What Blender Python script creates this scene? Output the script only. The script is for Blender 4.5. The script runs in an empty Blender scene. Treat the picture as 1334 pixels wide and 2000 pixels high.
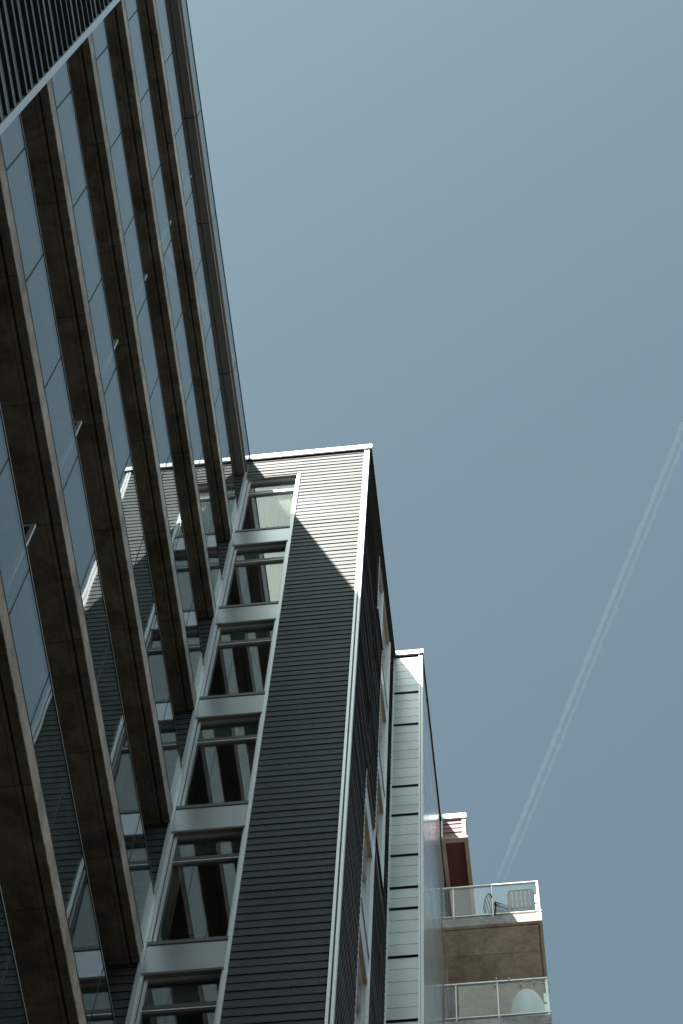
import bpy, bmesh, math, random
from mathutils import Vector, Matrix
random.seed(7)
scene = bpy.context.scene
PI = math.pi

# ------------------------------------------------------------------ camera
EYE = 1.6
cam_d = bpy.data.cameras.new('camera'); cam = bpy.data.objects.new('camera', cam_d)
scene.collection.objects.link(cam); scene.camera = cam
RC = [[0.9929698500518468, 0.11306145270333536, 0.03504261406665266],
      [-0.09138319746717032, 0.9204020170181615, -0.3801437074180974],
      [-0.07523289246525787, 0.37426893403208256, 0.9242633698842552]]
M = Matrix.Identity(4)
for i in range(3):
    M[i][0] = RC[0][i]; M[i][1] = -RC[1][i]; M[i][2] = -RC[2][i]
M[0][3], M[1][3], M[2][3] = 0, 0, EYE
cam.matrix_world = M
cam_d.sensor_fit = 'VERTICAL'; cam_d.sensor_height = 36.0; cam_d.sensor_width = 24.0
cam_d.lens = 4029.73 / 2000.0 * 36.0
cam_d.clip_start = 0.1; cam_d.clip_end = 60000.0

# ------------------------------------------------------------------ light
SUN = Vector((1.0, 1.85, -2.95)).normalized()
EL = math.asin(-SUN.z); AZ = math.atan2(-SUN.x, -SUN.y)
world = bpy.data.worlds.new('World'); scene.world = world; world.use_nodes = True
nt = world.node_tree; nt.nodes.clear()
wo = nt.nodes.new('ShaderNodeOutputWorld'); bg = nt.nodes.new('ShaderNodeBackground')
sky = nt.nodes.new('ShaderNodeTexSky'); sky.sky_type = 'NISHITA'; sky.sun_disc = False
sky.sun_elevation = EL; sky.sun_rotation = AZ
sky.air_density = 1.0; sky.dust_density = 2.2; sky.ozone_density = 1.5; sky.altitude = 50
hs = nt.nodes.new('ShaderNodeHueSaturation'); hs.inputs['Saturation'].default_value = 0.64
nt.links.new(sky.outputs[0], hs.inputs['Color']); tn = nt.nodes.new('ShaderNodeMix'); tn.data_type = 'RGBA'; tn.blend_type = 'MULTIPLY'; tn.inputs['Factor'].default_value = 1; tn.inputs[7].default_value = (0.905, 1.11, 1.0, 1)
nt.links.new(hs.outputs[0], tn.inputs[6]); nt.links.new(tn.outputs[2], bg.inputs[0])
nt.links.new(bg.outputs[0], wo.inputs[0]); bg.inputs[1].default_value = 0.05
sd = bpy.data.lights.new('sun', 'SUN'); sd.energy = 5.0; sd.angle = math.radians(0.5); sd.color = (1.0, 0.95, 0.89)
so = bpy.data.objects.new('sun', sd); scene.collection.objects.link(so)
so.rotation_euler = SUN.to_track_quat('-Z', 'Y').to_euler(); so.location = (-20, -20, 60)
scene.view_settings.view_transform = 'Standard'; scene.view_settings.look = 'None'
scene.view_settings.exposure = 1.55; scene.view_settings.gamma = 1.0
scene.cycles.max_bounces = 12; scene.cycles.transparent_max_bounces = 24

# ------------------------------------------------------------------ materials
def mat(name, col, rough=0.6, metal=0.0, var=0.0, vscale=(1, 1, 1), spec=0.5, bump=0.0, bscale=30.0, bdist=0.004):
    m = bpy.data.materials.new(name); m.use_nodes = True; t = m.node_tree; N = t.nodes; L = t.links
    p = N['Principled BSDF']; p.inputs['Roughness'].default_value = rough; p.inputs['Metallic'].default_value = metal
    p.inputs['Specular IOR Level'].default_value = spec
    p.inputs['Base Color'].default_value = (*col, 1)
    tc = N.new('ShaderNodeTexCoord')
    if var > 0:
        mp = N.new('ShaderNodeMapping'); mp.inputs['Scale'].default_value = vscale
        n = N.new('ShaderNodeTexNoise'); n.inputs['Scale'].default_value = 1.0; n.inputs['Detail'].default_value = 6; n.inputs['Roughness'].default_value = 0.62
        r = N.new('ShaderNodeValToRGB')
        r.color_ramp.elements[0].position = 0.3; r.color_ramp.elements[0].color = (*[c * (1 - var) for c in col], 1)
        r.color_ramp.elements[1].position = 0.7; r.color_ramp.elements[1].color = (*[min(1, c * (1 + var)) for c in col], 1)
        L.new(tc.outputs['Object'], mp.inputs[0]); L.new(mp.outputs[0], n.inputs['Vector']); L.new(n.outputs[0], r.inputs[0]); L.new(r.outputs[0], p.inputs['Base Color'])
    if bump > 0:
        n2 = N.new('ShaderNodeTexNoise'); n2.inputs['Scale'].default_value = bscale; n2.inputs['Detail'].default_value = 4
        b = N.new('ShaderNodeBump'); b.inputs['Strength'].default_value = bump; b.inputs['Distance'].default_value = bdist
        L.new(tc.outputs['Object'], n2.inputs['Vector']); L.new(n2.outputs[0], b.inputs['Height']); L.new(b.outputs[0], p.inputs['Normal'])
    return m

def siding_mat(name, col, pitch, var=0.10, rough=0.5, z0=0.0, streak=0.12, spec=0.5, metal=0.0, joint=0.25):
    """painted boards: every board a hair different, faint vertical weather streaks, butt joints."""
    m = bpy.data.materials.new(name); m.use_nodes = True; t = m.node_tree; N = t.nodes; L = t.links
    p = N['Principled BSDF']; p.inputs['Roughness'].default_value = rough; p.inputs['Specular IOR Level'].default_value = spec; p.inputs['Metallic'].default_value = metal
    tc = N.new('ShaderNodeTexCoord'); sp = N.new('ShaderNodeSeparateXYZ'); L.new(tc.outputs['Object'], sp.inputs[0])
    d = N.new('ShaderNodeMath'); d.operation = 'DIVIDE'; d.inputs[1].default_value = pitch; L.new(sp.outputs[2], d.inputs[0])
    fl = N.new('ShaderNodeMath'); fl.operation = 'FLOOR'; L.new(d.outputs[0], fl.inputs[0])
    wn = N.new('ShaderNodeTexWhiteNoise'); wn.noise_dimensions = '1D'; L.new(fl.outputs[0], wn.inputs['W'])
    mp = N.new('ShaderNodeMapping'); mp.inputs['Scale'].default_value = (7, 7, 0.6)
    no = N.new('ShaderNodeTexNoise'); no.inputs['Scale'].default_value = 1; no.inputs['Detail'].default_value = 8; no.inputs['Roughness'].default_value = 0.7
    L.new(tc.outputs['Object'], mp.inputs[0]); L.new(mp.outputs[0], no.inputs['Vector'])
    a = N.new('ShaderNodeMath'); a.operation = 'MULTIPLY_ADD'; a.inputs[1].default_value = var; a.inputs[2].default_value = 1 - var / 2 - streak / 2; L.new(wn.outputs['Value'], a.inputs[0])
    b = N.new('ShaderNodeMath'); b.operation = 'MULTIPLY_ADD'; b.inputs[1].default_value = streak; L.new(no.outputs[0], b.inputs[0]); L.new(a.outputs[0], b.inputs[2])
    mx = N.new('ShaderNodeMix'); mx.data_type = 'RGBA'; mx.blend_type = 'MULTIPLY'; mx.inputs['Factor'].default_value = 1
    mx.inputs[6].default_value = (*col, 1); L.new(b.outputs[0], mx.inputs[7])
    su = N.new('ShaderNodeMath'); su.operation = 'ADD'; L.new(sp.outputs[0], su.inputs[0]); L.new(sp.outputs[1], su.inputs[1])
    of = N.new('ShaderNodeMath'); of.operation = 'MULTIPLY_ADD'; of.inputs[1].default_value = 37.7; L.new(wn.outputs['Value'], of.inputs[0]); L.new(su.outputs[0], of.inputs[2])
    pp = N.new('ShaderNodeMath'); pp.operation = 'PINGPONG'; pp.inputs[1].default_value = 1.83; L.new(of.outputs[0], pp.inputs[0])
    gt = N.new('ShaderNodeMapRange'); gt.inputs[1].default_value = 0.0015; gt.inputs[2].default_value = 0.004; gt.inputs[3].default_value = joint; gt.inputs[4].default_value = 1.0; L.new(pp.outputs[0], gt.inputs[0])
    sm = N.new('ShaderNodeTexNoise'); sm.inputs['Scale'].default_value = 0.7; sm.inputs['Detail'].default_value = 5; L.new(tc.outputs['Object'], sm.inputs['Vector'])
    sr = N.new('ShaderNodeMapRange'); sr.inputs[1].default_value = 0.3; sr.inputs[2].default_value = 0.7; sr.inputs[3].default_value = 0.86; sr.inputs[4].default_value = 1.12; L.new(sm.outputs[0], sr.inputs[0])
    mm = N.new('ShaderNodeMath'); mm.operation = 'MULTIPLY'; L.new(gt.outputs[0], mm.inputs[0]); L.new(sr.outputs[0], mm.inputs[1])
    my = N.new('ShaderNodeMix'); my.data_type = 'RGBA'; my.blend_type = 'MULTIPLY'; my.inputs['Factor'].default_value = 1
    L.new(mx.outputs[2], my.inputs[6]); L.new(mm.outputs[0], my.inputs[7]); L.new(my.outputs[2], p.inputs['Base Color'])
    n2 = N.new('ShaderNodeTexNoise'); n2.inputs['Scale'].default_value = 45; n2.inputs['Detail'].default_value = 3
    bu = N.new('ShaderNodeBump'); bu.inputs['Strength'].default_value = 0.25; bu.inputs['Distance'].default_value = 0.002
    L.new(tc.outputs['Object'], n2.inputs['Vector']); L.new(n2.outputs[0], bu.inputs['Height']); L.new(bu.outputs[0], p.inputs['Normal'])
    return m

def concrete_mat(name, col, lines=None, stain=0.45, bump=0.6, rough=0.9):
    """cast concrete: cloudy stains, pores, formwork joints (lines = list of (axis, spacing, offset))."""
    m = bpy.data.materials.new(name); m.use_nodes = True; t = m.node_tree; N = t.nodes; L = t.links
    p = N['Principled BSDF']; p.inputs['Roughness'].default_value = rough; p.inputs['Specular IOR Level'].default_value = 0.25
    tc = N.new('ShaderNodeTexCoord')
    n1 = N.new('ShaderNodeTexNoise'); n1.inputs['Scale'].default_value = 1.6; n1.inputs['Detail'].default_value = 9; n1.inputs['Roughness'].default_value = 0.68; n1.inputs['Distortion'].default_value = 0.6
    n3 = N.new('ShaderNodeTexNoise'); n3.inputs['Scale'].default_value = 9; n3.inputs['Detail'].default_value = 8; n3.inputs['Roughness'].default_value = 0.75
    L.new(tc.outputs['Object'], n1.inputs['Vector']); L.new(tc.outputs['Object'], n3.inputs['Vector'])
    r = N.new('ShaderNodeValToRGB'); e = r.color_ramp.elements
    e[0].position = 0.36; e[0].color = (*[c * (1 - stain) for c in col], 1); e[1].position = 0.62; e[1].color = (*[c * (1 + stain * 0.5) for c in col], 1)
    L.new(n1.outputs[0], r.inputs[0])
    r2 = N.new('ShaderNodeMapRange'); r2.inputs[1].default_value = 0.3; r2.inputs[2].default_value = 0.7; r2.inputs[3].default_value = 0.72; r2.inputs[4].default_value = 1.15
    L.new(n3.outputs[0], r2.inputs[0])
    mx = N.new('ShaderNodeMix'); mx.data_type = 'RGBA'; mx.blend_type = 'MULTIPLY'; mx.inputs['Factor'].default_value = 1
    L.new(r.outputs[0], mx.inputs[6]); L.new(r2.outputs[0], mx.inputs[7]); out = mx.outputs[2]
    vo = N.new('ShaderNodeTexVoronoi'); vo.inputs['Scale'].default_value = 14; L.new(tc.outputs['Object'], vo.inputs['Vector'])
    pr = N.new('ShaderNodeMapRange'); pr.inputs[1].default_value = 0.08; pr.inputs[2].default_value = 0.16; pr.inputs[3].default_value = 0.45; pr.inputs[4].default_value = 1.0; L.new(vo.outputs['Distance'], pr.inputs[0])
    m3 = N.new('ShaderNodeMix'); m3.data_type = 'RGBA'; m3.blend_type = 'MULTIPLY'; m3.inputs['Factor'].default_value = 0.6
    L.new(out, m3.inputs[6]); L.new(pr.outputs[0], m3.inputs[7]); out = m3.outputs[2]
    sp = N.new('ShaderNodeSeparateXYZ'); L.new(tc.outputs['Object'], sp.inputs[0])
    nz = N.new('ShaderNodeTexNoise'); nz.inputs['Scale'].default_value = 3; L.new(tc.outputs['Object'], nz.inputs['Vector'])
    for ax, spc, off, wd in (lines or []):
        a = N.new('ShaderNodeMath'); a.operation = 'MULTIPLY_ADD'; a.inputs[1].default_value = 0.03; a.inputs[2].default_value = off; L.new(nz.outputs[0], a.inputs[0])
        s = N.new('ShaderNodeMath'); s.operation = 'ADD'; L.new(sp.outputs[ax], s.inputs[0]); L.new(a.outputs[0], s.inputs[1])
        pp = N.new('ShaderNodeMath'); pp.operation = 'PINGPONG'; pp.inputs[1].default_value = spc / 2; L.new(s.outputs[0], pp.inputs[0])
        g = N.new('ShaderNodeMapRange'); g.inputs[1].default_value = wd * 0.4; g.inputs[2].default_value = wd; g.inputs[3].default_value = 0.5; g.inputs[4].default_value = 1.0; L.new(pp.outputs[0], g.inputs[0])
        q = N.new('ShaderNodeMix'); q.data_type = 'RGBA'; q.blend_type = 'MULTIPLY'; q.inputs['Factor'].default_value = 1
        L.new(out, q.inputs[6]); L.new(g.outputs[0], q.inputs[7]); out = q.outputs[2]
    L.new(out, p.inputs['Base Color'])
    n2 = N.new('ShaderNodeTexNoise'); n2.inputs['Scale'].default_value = 60; n2.inputs['Detail'].default_value = 5
    b = N.new('ShaderNodeBump'); b.inputs['Strength'].default_value = bump; b.inputs['Distance'].default_value = 0.006
    L.new(tc.outputs['Object'], n2.inputs['Vector']); L.new(n2.outputs[0], b.inputs['Height']); L.new(b.outputs[0], p.inputs['Normal'])
    return m

def glass_mat(name, tint, ior=1.5, wob=0.0, wscale=0.8, rough=0.0, refl=(1, 1, 1), dirt=0.0, dcol=(0.5, 0.55, 0.55)):
    m = bpy.data.materials.new(name); m.use_nodes = True; t = m.node_tree; N = t.nodes; L = t.links; N.clear()
    o = N.new('ShaderNodeOutputMaterial'); mx = N.new('ShaderNodeMixShader'); tr = N.new('ShaderNodeBsdfTransparent'); gl = N.new('ShaderNodeBsdfGlossy'); fr = N.new('ShaderNodeFresnel')
    tr.inputs[0].default_value = (*tint, 1); gl.inputs['Roughness'].default_value = rough; gl.inputs[0].default_value = (*refl, 1); fr.inputs[0].default_value = ior
    ge = N.new('ShaderNodeNewGeometry'); im = N.new('ShaderNodeMix'); im.data_type = 'FLOAT'; im.inputs[2].default_value = ior; im.inputs[3].default_value = 1 / ior
    L.new(ge.outputs['Backfacing'], im.inputs[0]); L.new(im.outputs[0], fr.inputs[0])
    L.new(fr.outputs[0], mx.inputs[0]); L.new(tr.outputs[0], mx.inputs[1]); L.new(gl.outputs[0], mx.inputs[2])
    out = mx.outputs[0]
    tc = N.new('ShaderNodeTexCoord')
    if wob > 0:
        n = N.new('ShaderNodeTexNoise'); n.inputs['Scale'].default_value = wscale; n.inputs['Detail'].default_value = 1.0
        b = N.new('ShaderNodeBump'); b.inputs['Strength'].default_value = 1.0; b.inputs['Distance'].default_value = wob
        oi = N.new('ShaderNodeObjectInfo'); ad = N.new('ShaderNodeVectorMath'); ad.operation = 'MULTIPLY_ADD'
        ad.inputs[1].default_value = (1, 1, 1)
        mu = N.new('ShaderNodeMath'); mu.operation = 'MULTIPLY'; mu.inputs[1].default_value = 40; L.new(oi.outputs['Random'], mu.inputs[0])
        L.new(tc.outputs['Object'], ad.inputs[0]); L.new(mu.outputs[0], ad.inputs[2]); L.new(ad.outputs[0], n.inputs['Vector'])
        L.new(n.outputs[0], b.inputs['Height']); L.new(b.outputs[0], gl.inputs['Normal'])
    if dirt > 0:
        df = N.new('ShaderNodeBsdfDiffuse'); df.inputs[0].default_value = (*dcol, 1); m2 = N.new('ShaderNodeMixShader')
        nn = N.new('ShaderNodeTexNoise'); nn.inputs['Scale'].default_value = 2.2; nn.inputs['Detail'].default_value = 7; L.new(tc.outputs['Object'], nn.inputs['Vector'])
        mr = N.new('ShaderNodeMapRange'); mr.inputs[1].default_value = 0.35; mr.inputs[2].default_value = 0.75; mr.inputs[3].default_value = dirt * 0.3; mr.inputs[4].default_value = dirt * 1.6; L.new(nn.outputs[0], mr.inputs[0])
        L.new(mr.outputs[0], m2.inputs[0]); L.new(out, m2.inputs[1]); L.new(df.outputs[0], m2.inputs[2]); out = m2.outputs[0]
    L.new(out, o.inputs[0])
    return m

MT = dict(
    siding=siding_mat('dark_lap_siding', (0.108, 0.124, 0.122), 0.15, rough=0.55, spec=0.20),
    siding_wide=siding_mat('dark_wide_siding', (0.21, 0.265, 0.29), 0.33, rough=0.4, spec=0.2),
    pink=siding_mat('dusty_red_siding', (0.26, 0.085, 0.09), 0.157),
    white_board=siding_mat('white_board_siding', (0.62, 0.64, 0.65), 0.30, var=0.05, rough=0.38, streak=0.14, metal=0.65, joint=1.0),
    trim=mat('white_metal_trim', (0.82, 0.83, 0.84), 0.42, metal=0.6, var=0.05, vscale=(3, 3, 0.7)),
    frame=mat('white_window_frame', (0.74, 0.75, 0.76), 0.38, metal=0.5),
    spandrel=mat('grey_spandrel', (0.54, 0.56, 0.59), 0.30, metal=0.7, var=0.05, vscale=(2, 2, 2)),
    bar=mat('grey_window_bar', (0.10, 0.10, 0.095), 0.4),
    sill=mat('grey_sill', (0.20, 0.21, 0.21), 0.4),
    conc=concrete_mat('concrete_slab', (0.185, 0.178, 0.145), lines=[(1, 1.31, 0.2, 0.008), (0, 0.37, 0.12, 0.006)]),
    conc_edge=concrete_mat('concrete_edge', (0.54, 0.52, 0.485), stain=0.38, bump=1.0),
    conc_warm=concrete_mat('concrete_soffit_warm', (0.50, 0.44, 0.35), lines=[(1, 1.32, 1.03, 0.009)], stain=0.3),
    roofmetal=mat('dark_roof_soffit', (0.15, 0.165, 0.158), 0.45, var=0.06),
    roofedge=mat('brown_roof_edge', (0.16, 0.13, 0.11), 0.5),
    parapet=glass_mat('parapet_panel_glass', (0.02, 0.02, 0.02), 1.5),
    dark=mat('black_gasket_lap_shade', (0.012, 0.014, 0.014), 0.5),  # gasket black, also used as painted shade under the siding laps
    groove=mat('grey_groove', (0.12, 0.125, 0.13), 0.6),
    rail=mat('pale_guard_rail', (0.75, 0.75, 0.72), 0.3, metal=0.4),
    metal=mat('brushed_rail', (0.72, 0.73, 0.73), 0.28, metal=0.35),
    gglass=glass_mat('balcony_glass', (0.62, 0.72, 0.74), 1.62, wob=0.0011, wscale=0.9, dirt=0.02),
    wglass=glass_mat('window_glass', (0.72, 0.76, 0.73), 1.75, wob=0.0005, wscale=1.1, dirt=0.01),
    cglass=glass_mat('clear_guard_glass', (0.90, 0.94, 0.94), 1.38, dirt=0.006, dcol=(0.75, 0.78, 0.80)),
    screen=glass_mat('screen_glass', (0.35, 0.42, 0.40), 1.4),
    ceil_standin_olive=mat('olive_ceiling_standin', (0.26, 0.29, 0.24), 0.85, var=0.15, vscale=(14, 14, 1)),
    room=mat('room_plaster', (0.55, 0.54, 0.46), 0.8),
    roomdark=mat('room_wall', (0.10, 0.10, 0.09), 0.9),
    curtain=mat('pale_curtain', (0.58, 0.58, 0.54), 0.9, var=0.25, vscale=(9, 9, 0.4)),
    headsoffit=mat('brown_head_soffit', (0.24, 0.225, 0.19), 0.6),
    beige=mat('beige_soffit_trim', (0.30, 0.26, 0.21), 0.6, var=0.1, vscale=(3, 3, 3)),
    maroon=siding_mat('maroon_soffit', (0.085, 0.022, 0.022), 0.3, rough=0.6),
    chair=mat('grey_painted_metal', (0.022, 0.027, 0.030), 0.75, spec=0.15),
    shell=mat('white_shell', (0.88, 0.89, 0.89), 0.35, var=0.03, vscale=(2, 2, 2)),
    bulb=mat('frosted_bulb', (0.75, 0.74, 0.68), 0.2),
    added_block_brick=mat('added_block_brown_brick', (0.22, 0.20, 0.17), 0.9, var=0.2, vscale=(2, 2, 8)),
    darkpane=mat('dark_pane', (0.02, 0.025, 0.03), 0.05),
    roof=mat('roof_membrane', (0.25, 0.25, 0.25), 0.9),
)
# polished metal sheets of the side wall
m = mat('polished_sheet', (0.74, 0.76, 0.78), 0.24, metal=0.85, bump=0.18, bscale=3.0, bdist=0.002); MT['sheet'] = m
# ground
g = bpy.data.materials.new('ground_cover'); g.use_nodes = True; N = g.node_tree.nodes; L = g.node_tree.links
tc = N.new('ShaderNodeTexCoord'); n = N.new('ShaderNodeTexNoise'); n.inputs['Scale'].default_value = 0.05; n.inputs['Detail'].default_value = 8
r = N.new('ShaderNodeValToRGB'); r.color_ramp.elements[0].position = .4; r.color_ramp.elements[0].color = (0.11, 0.10, 0.082, 1); r.color_ramp.elements[1].position = .6; r.color_ramp.elements[1].color = (0.18, 0.165, 0.135, 1)
L.new(tc.outputs['Object'], n.inputs['Vector']); L.new(n.outputs[0], r.inputs[0]); L.new(r.outputs[0], N['Principled BSDF'].inputs['Base Color']); N['Principled BSDF'].inputs['Roughness'].default_value = 0.95
MT['ground'] = g

# ------------------------------------------------------------------ mesh helpers (heights are above the eye; EYE is added once here)
OFF = Vector((0, 0, 0))      # where the far block stands relative to its drawing origin
class MB:
    def __init__(s): s.bm = bmesh.new()
    def quad(s, *p, mi=0):
        vs = [s.bm.verts.new((x, y, z + EYE)) for x, y, z in p]; f = s.bm.faces.new(vs); f.material_index = mi
    def box(s, x0, x1, y0, y1, z0, z1):
        x0, x1 = sorted((x0, x1)); y0, y1 = sorted((y0, y1)); z0, z1 = sorted((z0, z1))
        v = [s.bm.verts.new((x, y, z + EYE)) for z in (z0, z1) for y in (y0, y1) for x in (x0, x1)]
        for f in ((0, 2, 3, 1), (4, 5, 7, 6), (0, 1, 5, 4), (2, 6, 7, 3), (0, 4, 6, 2), (1, 3, 7, 5)): s.bm.faces.new([v[i] for i in f])
    def tube(s, pts, r, n=8, closed=False):
        pts = [Vector((p[0], p[1], p[2] + EYE)) for p in pts]; rings = []
        for i, p in enumerate(pts):
            a = pts[i - 1] if (i > 0 or closed) else p; b = pts[(i + 1) % len(pts)] if (i < len(pts) - 1 or closed) else p
            d = (b - a).normalized(); up = Vector((0, 0, 1)) if abs(d.z) < .9 else Vector((1, 0, 0))
            e1 = d.cross(up).normalized(); e2 = d.cross(e1)
            rr = r[i] if isinstance(r, (list, tuple)) else r
            rings.append([s.bm.verts.new(p + e1 * rr * math.cos(2 * PI * k / n) + e2 * rr * math.sin(2 * PI * k / n)) for k in range(n)])
        m_ = len(rings)
        for i in range(m_ if closed else m_ - 1):
            A, B = rings[i], rings[(i + 1) % m_]
            for k in range(n): s.bm.faces.new((A[k], A[(k + 1) % n], B[(k + 1) % n], B[k]))
        if not closed:
            s.bm.faces.new(rings[0][::-1]); s.bm.faces.new(rings[-1])
    def sphere(s, c, rx, ry, rz, n=24, m_=16, zmin=-1.0):
        ret = bmesh.ops.create_uvsphere(s.bm, u_segments=n, v_segments=m_, radius=1)
        for v in ret['verts']:
            v.co.z = max(v.co.z, zmin)
            v.co = Vector((c[0] + v.co.x * rx, c[1] + v.co.y * ry, c[2] + EYE + v.co.z * rz))
    def build(s, name, material, parent=None, smooth=False, recalc=True, bevel=0.0, mat2=None):
        if OFF.length: bmesh.ops.translate(s.bm, verts=s.bm.verts, vec=OFF)
        if recalc: bmesh.ops.recalc_face_normals(s.bm, faces=s.bm.faces)
        me = bpy.data.meshes.new(name); s.bm.to_mesh(me); s.bm.free()
        me.materials.append(MT[material] if isinstance(material, str) else material)
        if mat2: me.materials.append(MT[mat2])
        if smooth:
            for p in me.polygons: p.use_smooth = True
        o = bpy.data.objects.new(name, me); scene.collection.objects.link(o)
        if bevel:
            b = o.modifiers.new('bevel', 'BEVEL'); b.width = bevel; b.segments = 2; b.limit_method = 'ANGLE'
        if parent is not None:
            o.parent = parent
            w = Matrix.Translation(parent.location) if parent.parent is None else Matrix.Identity(4)
            o.matrix_parent_inverse = w.inverted()
        return o

def thing(name, loc, label, cat, group=None):
    o = bpy.data.objects.new(name, None); scene.collection.objects.link(o); o.location = loc
    o.empty_display_size = 0.3
    o['label'] = label; o['category'] = cat
    if group: o['group'] = group
    return o

class Frame:
    """local wall frame: u along the wall, w into the wall (negative = proud), z up."""
    def __init__(s, kind, plane): s.k = kind; s.p = plane
    def P(s, u, w, z): return (u, s.p + w, z) if s.k == 'front' else (s.p - w, u, z)
    def box(s, mb, u0, u1, w0, w1, z0, z1):
        a = s.P(u0, w0, z0); b = s.P(u1, w1, z1); mb.box(a[0], b[0], a[1], b[1], a[2], b[2])

def laps(mb, F, u0, u1, z0, z1, pitch=0.15, lap=0.012, base=0.0, step_gap=0.0):
    """lap boards, board k runs from k*pitch; clipped to z0..z1."""
    k = math.floor(z0 / pitch + 1e-6); rl = random.Random(int(u0 * 7) + 3)
    while k * pitch < z1 - 1e-6:
        lp = lap * rl.uniform(.78, 1.18); a = max(k * pitch, z0); b = min((k + 1) * pitch, z1)
        wa = base - lp * (1 - (a / pitch - k)); wb = base - lp * (1 - (b / pitch - k)) if b < (k + 1) * pitch - 1e-6 else base
        P = [F.P(u0, wa, a), F.P(u1, wa, a), F.P(u1, wb, b), F.P(u0, wb, b)]
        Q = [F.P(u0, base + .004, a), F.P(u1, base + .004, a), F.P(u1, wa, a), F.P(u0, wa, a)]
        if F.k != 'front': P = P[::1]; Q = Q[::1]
        mb.quad(*P); mb.quad(*Q, mi=1)  # black underside paints in the shadow below each lap
        k += 1

def trim_run(mb, F, u0, u1, w0, w1, z0, z1, piece=3.0, off=0.0, gap=0.006):
    z = z0; e = z0 + off if off else z0 + piece
    while z < z1 - 1e-3:
        t = min(e, z1); F.box(mb, u0, u1, w0, w1, z + gap, t); z = t; e = t + piece

# ------------------------------------------------------------------ ground
mb = MB(); S = 4000
mb.bm.verts.new  # one large sheet
mb.quad((-S, -S, -EYE), (S, -S, -EYE), (S, S, -EYE), (-S, S, -EYE))
o = mb.build('ground', 'ground', recalc=False); o['kind'] = 'structure'

# ------------------------------------------------------------------ window builder (shared by both faces of the dark siding block)
YB = 12.989; XB = -2.2044; G = -EYE
def window(parent, F, u0, u1, head, sill, spandrel_top, near_return=False, room_depth=1.5, curtain=False, cfrom=.30, cto=1.0, drop=.10):
    """window frame (part) > upper_pane, lower_pane, transom_bar, sill, spandrel_panel ..."""
    J = 0.045
    f = MB(); bt = head - 0.50; bb = bt - 0.085
    F.box(f, u0 + .002, u0 + .028, 0.012, 0.075, sill + .072, head - .002); F.box(f, u1 - .028, u1 - .002, 0.012, 0.075, sill + .072, head - .002)
    F.box(f, u0 + .028, u0 + .028 + J, 0.055, 0.135, sill + .072, head - .002); F.box(f, u1 - .028 - J * .35, u1 - .028, 0.055, 0.135, sill + .072, head - .002)
    F.box(f, u0 + .028 + J, u1 - .028 - J * .35, 0.06, 0.13, head - .025, head - .004)
    F.box(f, u0 + .028 + J, u1 - .028 - J * .35, 0.06, 0.13, bb - .020, bb)
    w = f.build('window', 'frame', parent, bevel=0)
    t = MB(); F.box(t, u0 + .0285, u0 + .036, 0.045, 0.0549, sill + .075, head - .006); F.box(t, u0 + .028 + J, u0 + .034 + J, 0.085, 0.0975, sill + .075, head - .03); t.build('gasket', 'dark', w)
    t = MB(); F.box(t, u0 + .030, u1 - .030, 0.062, 0.14, bb + .014, bt); F.box(t, u0 + .030, u1 - .030, 0.066, 0.14, bb + .001, bb + .011); t.build('transom_bar', 'bar', w)
    s = MB(); F.box(s, u0 + .002, u1 - .002, -0.012, 0.14, sill + .004, sill + .068); s.build('sill', 'sill', w)
    h = MB(); F.box(h, u0 + .002, u1 - .002, 0.004, 0.15, head, head + .03); h.build('head_soffit', 'headsoffit' if F.k == 'front' else 'beige', w)
    ua, ub = u0 + .028 + J, u1 - .028 - J * .35
    p = MB(); F.box(p, ua, ub, 0.098, 0.104, bt, head - .025); p.build('upper_pane', 'wglass', w)
    p = MB(); F.box(p, ua, ub, 0.098, 0.104, sill + .07, bb - .020); p.build('lower_pane', 'wglass', w)
    sp = MB(); F.box(sp, u0 + .004, u1 - .004, 0.0, 0.03, head + .031, spandrel_top); sp.build('spandrel_panel', 'spandrel', w)
    bl = MB(); F.box(bl, u0 + .03, u1 - .03, 0.150, 0.154, bt + (drop if F.k == 'front' else 0), head - .004); F.box(bl, u0 + .03, u1 - .03, 0.144, 0.160, bt + drop - .015, bt + drop + .005); bl.build('ceiling_standin', 'ceil_standin_olive', w)  # olive sheet added to stand in for the lit room ceiling
    r = MB()   # the room seen through the panes: ceiling, side walls, back wall
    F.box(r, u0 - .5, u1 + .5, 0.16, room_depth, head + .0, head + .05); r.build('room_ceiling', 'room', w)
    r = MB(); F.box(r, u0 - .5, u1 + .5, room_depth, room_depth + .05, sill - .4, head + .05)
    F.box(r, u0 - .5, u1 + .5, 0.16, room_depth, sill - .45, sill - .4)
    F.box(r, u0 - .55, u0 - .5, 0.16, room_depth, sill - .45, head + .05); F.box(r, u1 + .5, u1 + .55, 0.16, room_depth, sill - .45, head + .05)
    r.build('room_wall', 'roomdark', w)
    if curtain:
        c = MB(); n_ = 40; cu0 = u0 + cfrom * (u1 - u0); cu1 = u0 + cto * (u1 - u0)
        for i in range(n_):
            ta, tb = i / n_, (i + 1) / n_
            wa, wb = 0.165 + .012 * math.sin(i * 1.7), 0.165 + .012 * math.sin((i + 1) * 1.7)
            a_, b_ = cu0 + (cu1 - cu0) * ta, cu0 + (cu1 - cu0) * tb
            c.quad(F.P(a_, wa, sill + .08), F.P(b_, wb, sill + .08), F.P(b_, wb, head - .02), F.P(a_, wa, head - .02))
        co = c.build('curtain', 'curtain', w, smooth=True)
        sm = co.modifiers.new('s', 'SOLIDIFY'); sm.thickness = 0.003
    return w

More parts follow.
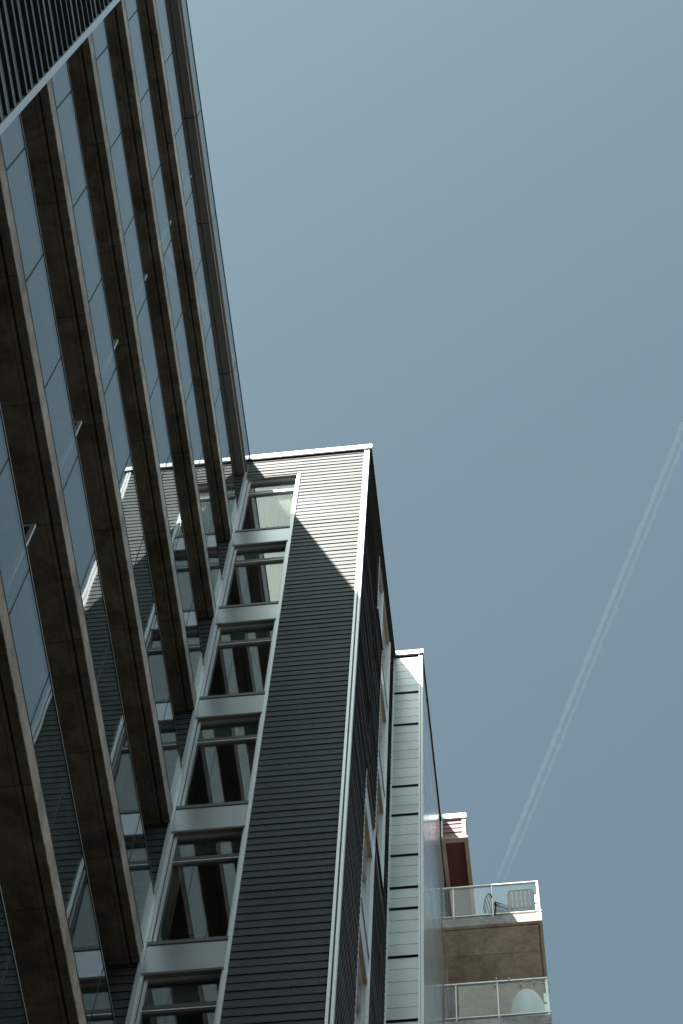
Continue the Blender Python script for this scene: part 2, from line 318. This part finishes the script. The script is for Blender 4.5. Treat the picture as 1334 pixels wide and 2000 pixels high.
# ================================================================== BUILDING B : dark lap siding block with the window column
Bd = thing('apartment_building', (-5, 15, 0), 'dark lap-sided block with a column of stacked windows and its top corner in sun', 'building')
FB = Frame('front', YB); FR = Frame('return', XB)
SX0, SX1 = -4.435, -3.405          # window strip
ZT = 34.90                        # top of siding under the cap
HEAD = 34.05                      # top window head
YE = 17.2
mb = MB()
laps(mb, FB, -9.0, SX0 + .01, G, ZT); laps(mb, FB, SX1 - .01, XB - .02, G, ZT); laps(mb, FB, SX0 + .01, SX1 - .01, HEAD + .04, ZT)
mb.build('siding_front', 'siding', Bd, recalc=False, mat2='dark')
# return wall: strip 1 (low, near), strip 2 (high, far), top opening
S1 = (14.46, 15.50); S2 = (15.56, 16.55); ST = (14.78, 15.50); ZC = 25.88; ZH = 34.20
mb = MB()
laps(mb, FR, YB + .03, S1[0], G, ZT, lap=.0105); laps(mb, FR, S1[0], ST[0], ZC, ZT, lap=.0105); laps(mb, FR, S2[1], YE, G, ZT, lap=.0105)
laps(mb, FR, S1[1], S2[1], G, ZC, lap=.0105); laps(mb, FR, ST[0], S2[0], ZC, 31.93, lap=.0105); laps(mb, FR, ST[0], S2[1], ZH, ZT, lap=.0105)
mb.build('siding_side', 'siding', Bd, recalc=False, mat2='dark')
# solid edges closing siding round openings (thickness of the boards)
mb = MB()
FR.box(mb, S1[0], S1[1], -.012, .10, ZC, ZC + .03); mb.build('soffit_trim', 'beige', Bd); mb = MB()
FR.box(mb, ST[0], S2[1], -.012, .10, ZH, ZH + .03)
mb.build('soffit_trim', 'beige', Bd)
mb = MB()
FR.box(mb, S2[0], S2[1], -.03, .10, ZC + .035, ZC + .06); mb.build('base_flashing', 'dark', Bd); mb = MB(); FR.box(mb, ST[0], S2[0], -.03, .06, 31.93, 31.955)
mb.build('base_flashing', 'dark', Bd)
# trims
mb = MB()
trim_run(mb, FB, SX0, SX0 + .052, -.030, .012, G, 34.72, off=3.0 + .25); trim_run(mb, FB, SX1 - .045, SX1, -.030, .012, G, HEAD + .03, off=2.7)
mb.build('window_column_trim', 'trim', Bd)
mb = MB()
trim_run(mb, FB, XB - .082, XB - .046, -.030, .01, G, ZT, off=1.9); 
trim_run(mb, FB, XB - .024, XB + .008, -.028, .045, G, ZT - .04, off=2.2)
mb.build('corner_trim', 'trim', Bd)
mb = MB(); FB.box(mb, XB - .0458, XB - .0242, -.010, .01, G, ZT); mb.build('corner_groove', 'groove', Bd)
mb = MB()
trim_run(mb, FR, S1[1] - .045, S1[1], -.025, .10, G, ZC - .02, off=2.0); trim_run(mb, FR, S2[1] - .045, S2[1] + .0, -.025, .10, ZC + .06, ZH - .005, off=2.0)
FR.box(mb, S2[0] - .10, S2[0] - .04, -.005, .10, 31.96, ZH - .005)
FR.box(mb, S1[0], S1[0] + .012, -.014, .10, G, ZC - .02)
FR.box(mb, S2[0], S2[0] + .012, -.014, .10, ZC + .07, 31.9); FR.box(mb, ST[0], ST[0] + .012, -.014, .10, 31.96, ZH - .005)
mb.build('side_column_trim', 'trim', Bd)
# front windows
k = 0
while HEAD - 3 * k - 3 > G:
    hd = HEAD - 3 * k
    window(Bd, FB, SX0 + .052, SX1 - .045, hd, hd - 2.45, hd + .545 if k else hd + .034, curtain=(k in (0, 1, 3, 4)), cfrom=(.30, .80, 0, .82, .06)[min(k, 4)], cto=(.97, .97, 0, .97, .20)[min(k, 4)],
           drop=(.10, .16, .07, .13, .20, .04, .1, .1)[min(k, 7)]); k += 1
    if k > 7: break
mb = MB(); FB.box(mb, SX0 + .06, SX1 - .05, 0.0, .1, G, HEAD - 24 + .5); mb.build('lower_panel', 'spandrel', Bd)
# side windows
for k in range(0, 5):
    hd = 25.07 - 3 * k; window(Bd, FR, S1[0] + .012, S1[1] - .045, hd, hd - 2.45, hd + .545, room_depth=.8)
for k in range(0, 3):
    hd = 34.05 - 3 * k; window(Bd, FR, S2[0] + .012, S2[1] - .045, hd, hd - 2.45, hd + .545 if k else hd + .14, room_depth=.8)
window(Bd, FR, ST[0] + .012, S2[0] - .10, 34.05, 32.0, 34.19, room_depth=.8)
# cap and hidden roof
mb = MB(); mb.box(-9.0, XB + .05, YB - .045, YE + .04, 34.88, 34.905); mb.build('roof_drip', 'dark', Bd)
mb = MB(); mb.box(-9.0, XB + .052, YB - .055, YE + .06, 34.906, 35.085); mb.build('roof_cap', 'trim', Bd)
mb = MB(); mb.box(-9.0, XB - .16, YE - .06, YE - .02, G, 34.87); mb.box(-9.05, -9.0, YB, YE - .02, G, 34.87); mb.build('rear_wall', 'siding', Bd)

# ================================================================== BUILDING C : white panel block
XC = -1.669; YC = 17.2
Cd = thing('apartment_building', (-4, 19, 0), 'narrow white panel-clad block with uneven painted lap shadows and a polished side wall', 'building')
FC = Frame('front', YC); FCR = Frame('return', XC)
gr = [34.90, 33.454, 32.239, 30.083, 29.156, 27.924, 27.0, 26.424, 25.175, 23.651, 22.4, 21.0, 19.2, 17.8, 16, 14.5, 12.9, 11, 9.5, 8, 6, 4.2, 2.4, 0.9, G]
mb = MB()
for a, b in zip(gr[:-1], gr[1:]):
    z1_, z0_ = a, b; n_ = max(2, round((z1_ - z0_) / 0.31)); h_ = (z1_ - z0_) / n_
    for i in range(n_):
        za, zb = z0_ + i * h_, z0_ + (i + 1) * h_
        w0 = -.030 if i == 0 else -.0035 - .0035; wt = -.0035
        # deep lap under the lowest board of each run, hairline steps elsewhere
        F = FC; x0, x1 = -2.203, XC - .055
        mb.quad(F.P(x0, w0, za), F.P(x1, w0, za), F.P(x1, wt, zb), F.P(x0, wt, zb))
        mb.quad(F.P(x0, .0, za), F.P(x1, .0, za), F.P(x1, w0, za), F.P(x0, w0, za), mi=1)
        if i == 0: mb.quad(F.P(x0, -.0005 - .0035, za - .035), F.P(x1, -.004, za - .035), F.P(x1, -.004, za), F.P(x0, -.004, za), mi=1)  # black undersides and strip put the lap shadow into the colour
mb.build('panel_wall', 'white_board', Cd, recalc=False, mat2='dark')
mb = MB()
trim_run(mb, FC, XB + .004, XB + .034, -.03, .01, G, 34.9, off=2.6); trim_run(mb, FC, XC - .058, XC - .026, -.028, .01, G, 34.9, off=2.4)
trim_run(mb, FC, XC - .018, XC + .016, -.022, .05, G, 34.9, off=2.1)
mb.build('corner_trim', 'trim', Cd)
mb = MB(); FC.box(mb, XC - .0258, XC - .0182, -.010, .01, G, 34.9); mb.build('corner_groove', 'groove', Cd)
mb = MB(); z = 34.9; kk = 0
while z > G:   # polished sheets, slightly out of true
    h_ = .60; b_ = .0035 * math.sin(kk * 2.3)
    z0_ = max(z - h_, G)
    mb.box(XC - .04, XC + b_ * .6, YC + .05, 21.6, z0_ + .006, z); z -= h_; kk += 1
mb.build('polished_side_wall', 'sheet', Cd)
mb = MB(); mb.box(-2.26 + .1, XC + .03, YC - .035, 23, 34.93, 34.955); mb.build('roof_drip', 'dark', Cd)
mb = MB(); mb.box(-2.26 + .1, XC + .032, YC - .05, 23.02, 34.956, 35.115); mb.build('roof_cap', 'trim', Cd)
mb = MB(); mb.box(-7, XC - .05, YC + .06, 23, G, 34.92); mb.build('core_wall', 'roof', Cd)

# ================================================================== BUILDING D : red siding block with concrete balconies
YD = 21.05; OFF = Vector((.012, -.29, -.465))
Dd = thing('apartment_building', (-1.2, 23, 0), 'farthest block with a small dusty red siding top and stacked concrete balconies', 'building')
FD = Frame('front', YD); XD = -1.185
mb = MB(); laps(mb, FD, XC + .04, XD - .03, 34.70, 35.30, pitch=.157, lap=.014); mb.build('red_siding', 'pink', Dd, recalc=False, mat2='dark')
mb = MB(); FD.box(mb, XC + .012, XC + .042, -.025, .01, 34.68, 35.30); mb.build('corner_trim', 'trim', Dd); mb = MB(); FD.box(mb, XD - .062, XD - .035, -.025, .01, 34.68, 35.30); mb.build('corner_trim', 'trim', Dd); mb = MB(); FD.box(mb, XD - .026, XD + .0, -.02, .04, 34.68, 35.30)
mb.build('corner_trim', 'trim', Dd)
mb = MB(); mb.box(XC + .03, XD + .02, YD - .05, 24, 35.32, 35.48); mb.build('roof_cap', 'trim', Dd)
mb = MB(); mb.box(XC + .04, XD - .03, YD + .02, 24, 34.72, 35.32); mb.build('attic_wall', 'pink', Dd)
mb = MB()
mb.box(XC + .012, XD + .035, YD - .03, YD + .07, 34.60, 34.68); mb.box(XC + .012, XC + .085, YD + .07, 24, 34.60, 34.68); mb.box(XD - .035, XD + .035, YD + .07, 24, 34.60, 34.68)
mb.build('soffit_border', 'beige', Dd)
mb = MB(); mb.box(XC + .085, XD - .035, YD + .07, 24, 34.66, 34.70); mb.build('maroon_soffit', 'maroon', Dd)
mb = MB(); mb.box(XC - .5, .05, 23.6, 26, G, 34.6); mb.build('body_wall', 'pink', Dd)
slabz = [31.90 - 3.0 * i for i in range(0, 10)]
for i, st in enumerate(slabz):
    s = MB(); xr = .105; b = st - .25
    # slab with a drip groove round its soffit
    s.box(-1.665, xr, YD, 23.6, b + .03, st)
    s.box(-1.665, xr, YD, YD + .05, b, b + .03); s.box(xr - .05, xr, YD + .05, 23.6, b, b + .03)
    s.box(-1.665, xr - .08, YD + .08, 23.6, b, b + .0301)
    sl = s.build('balcony_slab', 'conc_warm', Dd)
    e = MB(); e.box(-1.667, xr + .003, YD - .004, YD, b + .001, st + .001); e.box(xr, xr + .004, YD, 23.6, b + .001, st + .001); e.build('slab_edge', 'conc_edge', sl)
    if i < 4:
        t = MB(); top = st + 1.07
        t.box(-1.66, .10, YD + .01, YD + .05, top - .035, top); t.box(.06, .10, YD + .05, 23.5, top - .035, top)
        t.box(-1.66, .125, YD + .012, YD + .048, st + .085, st + .11); t.box(.062, .098, YD + .05, 23.5, st + .085, st + .11)
        t.build('guard_rail', 'metal', sl, bevel=.004)
        for px in (-1.47, -.765, .055):
            t = MB(); t.box(px, px + (.02 if px < 0 else .04), YD + .02, YD + .045, st - .02, top - .035); t.build('guard_post', 'metal', sl)
        if i < 2:
            t = MB(); t.box(.01, .075, YD + .09, YD + .10, st, st + .42); t.box(.01, .06, YD + .09, YD + .10, st + .48, st + .72); t.build('corner_bracket', 'trim', sl)
        t = MB(); t.box(-1.655, -.775, YD + .030, YD + .038, st + .115, top - .036); t.build('glass_panel', 'cglass', sl)
        t = MB(); t.box(-.740, .050, YD + .030, YD + .038, st + .115, top - .036); t.build('glass_panel', 'cglass', sl)
        t = MB(); t.box(.078, .086, YD + .06, 23.4, st + .115, top - .036); t.build('glass_panel', 'cglass', sl)

# ================================================================== BUILDING A : glass-fronted balconies
XA = -4.42; YN = 3.63; OFF = Vector((0, 0, 0))
Ad = thing('apartment_building', (-8, 4, 0), 'left block with long stacked balconies of raw concrete and mirror-like glass guards', 'building')
zs = [31.53 - 3.0 * i for i in range(0, 11)]
joints = [YN] + [4.062 + 1.1165 * i for i in range(0, 8)] + [12.975]
for i, st in enumerate(zs):
    b = st - .285; s = MB(); y1 = 12.965
    s.box(-6.2, XA - .115, YN - .05, y1, b, b + .04)
    s.box(XA - .085, XA, YN - .05, y1, b + .006, b + .04)
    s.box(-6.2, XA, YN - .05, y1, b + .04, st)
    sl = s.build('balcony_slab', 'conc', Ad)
    # weathered outer edge with a ragged lower arris
    e = MB(); n_ = 150; rnd = random.Random(i)
    zl = [b + .006 + rnd.random() ** 3 * .03 for _ in range(n_ + 1)]
    for j in range(n_):
        ya, yb = YN + (y1 - YN) * j / n_, YN + (y1 - YN) * (j + 1) / n_
        e.quad((XA + .006, ya, zl[j]), (XA + .006, yb, zl[j + 1]), (XA + .006, yb, st + .001), (XA + .006, ya, st + .001))
        e.quad((XA - .001, ya, zl[j] + .003), (XA - .001, yb, zl[j + 1] + .003), (XA + .006, yb, zl[j + 1]), (XA + .006, ya, zl[j]))
    e.quad((XA + .006, YN, st + .001), (XA + .006, y1, st + .001), (XA - .02, y1, st + .001), (XA - .02, YN, st + .001))
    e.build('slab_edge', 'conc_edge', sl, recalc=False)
    t = MB(); t.box(XA - .018, XA + .010, YN, 12.97, st + .0015, st + .022); t.build('guard_channel', 'dark', sl)
    top = st + 1.09
    t = MB(); t.box(XA - .012, XA + .004, YN, 12.985, top + .0145, top + .036); t.build('guard_rail', 'rail', sl)
    t = MB(); t.box(XA - .014, XA + .007, YN, 12.985, top - .006, top + .0142); t.build('guard_gasket', 'dark', sl)
    if i <= 6:
        for ja, jb in zip(joints[:-1], joints[1:]):
            t = MB(); t.box(XA - .010, XA + .002, ja + .013, jb - .013, st + .022, top - .006); t.build('glass_panel', 'gglass', sl)
            if jb < 12.9:
                t = MB(); t.box(XA - .012, XA - .002, jb - .0128, jb + .0128, st + .022, top - .006); t.build('glass_joint', 'dark', sl)
    else:
        t = MB(); t.box(XA - .010, XA + .002, YN, 12.97, st + .022, top - .006); t.build('glass_panel', 'gglass', sl)
    t = MB(); t.box(-6.0, XA - .16, 7.385, 7.397, st + .08, st + 2.08); t.build('privacy_screen', 'screen', sl)
    t = MB(); t.box(XA - .16, XA - .115, 7.375, 7.407, st + .0, st + 2.12); t.box(-6.0, XA - .16, 7.378, 7.404, st + 2.081, st + 2.12); t.build('screen_post', 'rail', sl)
    t = MB()   # set-back glazed wall behind the balcony
    for y in [YN + .2 + 1.15 * q for q in range(9)]: t.box(-6.04, -5.96, y, y + .06, st, b + 3.0)
    wf = t.build('balcony_window', 'frame', Ad)
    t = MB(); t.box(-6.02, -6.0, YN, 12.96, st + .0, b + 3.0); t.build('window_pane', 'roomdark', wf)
# roof edge
b = 34.25; mb = MB()
py = [YN - .05, 6.55, 8.36, 11.06, 12.975]
for a_, c_ in zip(py[:-1], py[1:]):
    mb.box(-6.2, -4.578, a_ + .008, c_ - .008, b, b + .06); mb.box(-4.564, XA - .012, a_ + .008, c_ - .008, b + .0, b + .06)
mb.build('roof_soffit', 'roofmetal', Ad)
mb = MB(); mb.box(-6.2, XA - .02, YN - .05, 12.975, b + .061, b + .30); mb.build('roof_slab', 'dark', Ad)
mb = MB()
for a_, c_ in zip(py[:-1], py[1:]): mb.box(XA - .010, XA - .001, a_ + .01, c_ - .01, b - .004, b + .055)
mb.build('drip_strip', 'rail', Ad)
mb = MB()
for a_, c_ in zip(py[:-1], py[1:]): mb.box(XA + .001, XA + .036, a_ + .006, c_ - .006, b + .055, b + .10)
mb.build('roof_fascia', 'roofedge', Ad)
for a_, c_ in zip(py[:-1], py[1:]):
    mb = MB(); mb.box(-4.40, -4.382, a_ + .009, c_ - .009, b + .103, 34.945); mb.build('parapet_panel', MT['gglass'] if False else 'gglass', Ad)
mb = MB(); mb.box(-4.415, -4.402, YN, 12.97, b + .10, 34.95); mb.build('parapet_backing', 'dark', Ad)
mb = MB(); mb.box(-4.42, -4.374, YN - .05, 12.98, 34.951, 34.985); mb.build('parapet_cap', 'dark', Ad)
mb = MB(); mb.box(-16, -4.43, -14, 12.96, 34.56, 34.60); mb.build('roof_deck', 'roof', Ad)
# near wall with wide dark boards
FA = Frame('return', -4.395)
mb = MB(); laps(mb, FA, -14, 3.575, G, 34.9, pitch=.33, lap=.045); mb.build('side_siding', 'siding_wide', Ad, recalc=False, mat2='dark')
mb = MB(); trim_run(mb, FA, 3.572, 3.655, -.052, .03, G, 34.9, piece=3.0, off=3.0 + 1.9); mb.build('corner_trim', 'trim', Ad)
mb = MB(); mb.box(-16, -4.46, 3.50, 3.565, G, 34.55); mb.box(-16, -15.9, -14, 12.9, G, 34.55); mb.box(-16, -4.5, -14, -13.9, G, 34.55); mb.box(-16, -9.1, 12.9, 12.96, G, 34.55)
mb.build('party_wall', 'siding', Ad)

# ================================================================== unseen blocks, added so that the lower courtyard darkens
def added_shade_block(x0, x1, y0, y1, h, label, face):
    t = thing('apartment_building', ((x0 + x1) / 2, (y0 + y1) / 2, 0), label, 'building')
    mb = MB(); mb.box(x0, x1, y0, y1, G, h); mb.build('wall', 'added_block_brick', t)
    mb = MB(); mb.box(x0 - .15, x1 + .15, y0 - .15, y1 + .15, h + .002, h + .25); mb.build('roof', 'roof', t)
    z = G + .9
    while z + 1.7 < h:
        if face == 'x':
            y = y0 + 1.2
            while y + 1.4 < y1:
                mb = MB(); mb.box(x0 - .02, x0 + .01, y, y + 1.4, z, z + 1.6); w = mb.build('window', 'frame', t)
                mb = MB(); mb.box(x0 - .026, x0 - .021, y + .06, y + 1.34, z + .06, z + 1.54); mb.build('pane', 'darkpane', w); y += 3.2
        else:
            x = x0 + 1.2
            while x + 1.4 < x1:
                mb = MB(); mb.box(x, x + 1.4, y1 - .01, y1 + .02, z, z + 1.6); w = mb.build('window', 'frame', t)
                mb = MB(); mb.box(x + .06, x + 1.34, y1 + .021, y1 + .026, z + .06, z + 1.54); mb.build('pane', 'darkpane', w); x += 3.2
        z += 3
added_shade_block(10.5, 22, -16, 34, 26, 'unseen brown brick block added on the right to darken the lower courtyard', 'x')
added_shade_block(-16, 10.3, -27, -15, 33, 'unseen brown brick block added behind the viewer to darken the lower courtyard', 'y')

# ================================================================== things on the far balconies
def metal_chair(loc, label, kind, rz):
    """origin at the floor under the seat; back towards local -Y."""
    t = thing('metal_chair', loc, label, 'chair', 'metal chairs on the upper far balcony')
    T = Matrix.Translation((loc[0], loc[1], 0)) @ Matrix.Rotation(rz, 4, 'Z'); z0 = loc[2] - EYE
    def W(x, y, z): v = T @ Vector((x, y, 0)); return (v.x, v.y, z0 + z)
    def slab(mb, pts, th):
        a = [mb.bm.verts.new(Vector(W(*p)) + Vector((0, 0, EYE))) for p in pts]
        q = [(p[0] + th[0], p[1] + th[1], p[2] + th[2]) for p in pts]
        b_ = [mb.bm.verts.new(Vector(W(*p)) + Vector((0, 0, EYE))) for p in q]
        mb.bm.faces.new(a); mb.bm.faces.new(b_[::-1]); n_ = len(a)
        for i in range(n_): mb.bm.faces.new((a[i], b_[i], b_[(i + 1) % n_], a[(i + 1) % n_]))
    H = .24
    mb = MB(); nS = 6 if kind == 'square' else 5; wS = 2 * (H - .02) / nS
    for i in range(nS):
        x = -(H - .02) + wS * i + .5 * wS
        slab(mb, [(x - wS * .38, -.22, .44), (x + wS * .38, -.22, .44), (x + wS * .38, .22, .44), (x - wS * .38, .22, .44)], (0, 0, .012))
    mb.tube([W(-H, -.23, .445), W(H, -.23, .445), W(H, .23, .445), W(-H, .23, .445)], .012, closed=True)
    mb.build('seat', 'chair', t)
    mb = MB()
    def by(z): return -.23 - (z - .44) * .16
    if kind == 'square':
        z1, z2 = .36, .89
        for r0, r1 in ((z1, .60), (.625, z2)):
            for i in range(6):
                x0 = -H + i * 2 * H / 6 + .008; x1 = x0 + 2 * H / 6 - .016
                c = .045 if r1 == z2 else 0
                pts = [(x0, by(r0), r0), (x1, by(r0), r0)]
                if i == 5 and c: pts += [(x1, by(r1 - c * 1.4), r1 - c * 1.4), (x1 - c * .3, by(r1 - c * .4), r1 - c * .4), (x1 - c * 1.2, by(r1), r1), (x0, by(r1), r1)]
                elif i == 0 and c: pts += [(x1, by(r1), r1), (x0 + c * 1.2, by(r1), r1), (x0 + c * .3, by(r1 - c * .4), r1 - c * .4), (x0, by(r1 - c * 1.4), r1 - c * 1.4)]
                else: pts += [(x1, by(r1), r1), (x0, by(r1), r1)]
                slab(mb, pts, (0, .006, 0))
        slab(mb, [(-H + .01, by(.598), .598), (H - .01, by(.598), .598), (H - .01, by(.628), .628), (-H + .01, by(.628), .628)], (0, .007, 0))
        mb.tube([W(-H, by(z1), z1), W(H, by(z1), z1), W(H, by(.80), .80), W(H - .02, by(.87), .87), W(H - .06, by(.895), .895), W(-H + .06, by(.895), .895), W(-H + .02, by(.87), .87), W(-H, by(.80), .80)], .010, closed=True)
    else:
        ring = []
        for i in range(24):
            a = 2 * PI * i / 24; z = .66 + .25 * math.sin(a); ring.append(W(.19 * math.cos(a), by(z), z))
        mb.tube(ring, .013, closed=True)
        for x in (-.115, -.04, .04, .115):
            hz = .25 * math.sqrt(1 - (x / .19) ** 2); mb.tube([W(x, by(.66 - hz), .66 - hz), W(x * 1.1, by(.66), .66), W(x, by(.66 + hz), .66 + hz)], .012)
    mb.build('backrest', 'chair', t)
    for sx in (-1, 1):
        for sy in (-1, 1):
            mb = MB(); mb.tube([W(sx * .22, sy * .21, .44), W(sx * .24, sy * .25, .0)], .012); mb.build('leg', 'chair', t)
    if kind == 'square':
        for sx in (-1, 1):
            mb = MB(); mb.tube([W(sx * .23, by(.64), .64), W(sx * .26, 0, .65), W(sx * .26, .2, .64), W(sx * .235, .22, .44)], .012); mb.build('armrest', 'chair', t)
    return t
SZ = 31.901 + EYE; OFF = Vector((.012, -.29, -.465))
metal_chair((-.235, 21.43, SZ), 'grey metal chair with a rounded square slotted back turned to the glass guard', 'square', 0)
metal_chair((-.60, 21.36, SZ), 'grey metal chair with a round barred back seen from its side', 'round', -PI * .36)

t = thing('egg_chair', (-.275, 21.50, 28.901 + EYE), 'large smooth white egg-shaped chair shell behind the glass of the lower balcony', 'chair')
mb = MB(); mb.sphere((-.275, 21.50, 29.55), .295, .29, .62, 40, 26, zmin=-.85)
mb.build('shell', 'shell', t, smooth=True)
mb = MB(); mb.tube([(-.275, 21.5, 28.905), (-.275, 21.5, 28.93)], .22, n=28); mb.tube([(-.275, 21.5, 28.93), (-.275, 21.5, 29.05)], .03, n=12); mb.build('base', 'metal', t)

t = thing('string_lights', (-.6, YD, 29.97 + EYE), 'thin dark string of small bulbs looped along the lower balcony rail', 'string lights')
mb = MB(); pts = []
for i in range(41):
    x = -.80 + .90 * i / 40; ph = (x + .80) / .225; sag = .07 * (1 - (2 * (ph % 1) - 1) ** 2)
    pts.append((x, YD + .003, 29.925 - sag))
mb.tube(pts, .0035, n=5)
for (px, s_) in ((-.77, 1), (.12, 1)): pass
mb.build('cord', 'dark', t)
for x, z in ((-.80, 29.84), (-.765, 30.01), (-.36, 29.82), (-.13, 29.845), (.118, 29.78), (.118, 29.55), (-.55, 29.985)):
    mb = MB(); mb.sphere((x, YD - .002 if x < .1 else YD + .02, z), .018, .018, .024, 10, 8); bo = mb.build('bulb', 'bulb', t, smooth=True)
    mb = MB(); mb.tube([(x, YD - .002 if x < .1 else YD + .02, z + .02), (x, YD - .002 if x < .1 else YD + .02, z + .05)], .010, n=6); mb.build('socket', 'dark', bo)

OFF = Vector((0, 0, 0))
# ================================================================== contrails, nine kilometres up
vm = bpy.data.materials.new('contrail_ice'); vm.use_nodes = True; N = vm.node_tree.nodes; L = vm.node_tree.links; N.clear()
oo = N.new('ShaderNodeOutputMaterial'); vp = N.new('ShaderNodeVolumePrincipled'); vp.inputs['Color'].default_value = (1, 1, 1, 1); vp.inputs['Density'].default_value = 0.0016; vp.inputs['Anisotropy'].default_value = 0.0
L.new(vp.outputs[0], oo.inputs['Volume']); MT['contrail'] = vm
def contrail(a, b, rad, seed, label):
    rnd = random.Random(seed); mb = MB(); A = Vector(a); B = Vector(b); n_ = 260; pts = []; rr = []
    d = (B - A); nrm = Vector((-d.y, d.x, 0)).normalized()
    for i in range(n_ + 1):
        t_ = i / n_; p = A + d * t_ + nrm * (1.4 * math.sin(i * .9 + seed) + rnd.uniform(-.8, .8)); pts.append(tuple(p))
        fade = min(1, .45 + t_ * 9); rr.append(rad * fade * (1 + .18 * math.sin(i * 1.31 + seed * 2) * rnd.random() + rnd.uniform(-.10, .10)))
    mb.tube(pts, rr, n=14)
    o = mb.build('contrail', 'contrail', smooth=True); o['label'] = label; o['category'] = 'contrail'; o['group'] = 'parallel contrails crossing the sky'
contrail((-190, 5762, 9000), (1420, 2170, 9000), 13, 1, 'left and broader white trail of the pair of aircraft contrails')
contrail((-150, 5760, 9000), (1442, 2205, 9000), 9.5, 5, 'right and thinner white trail of the pair of aircraft contrails')
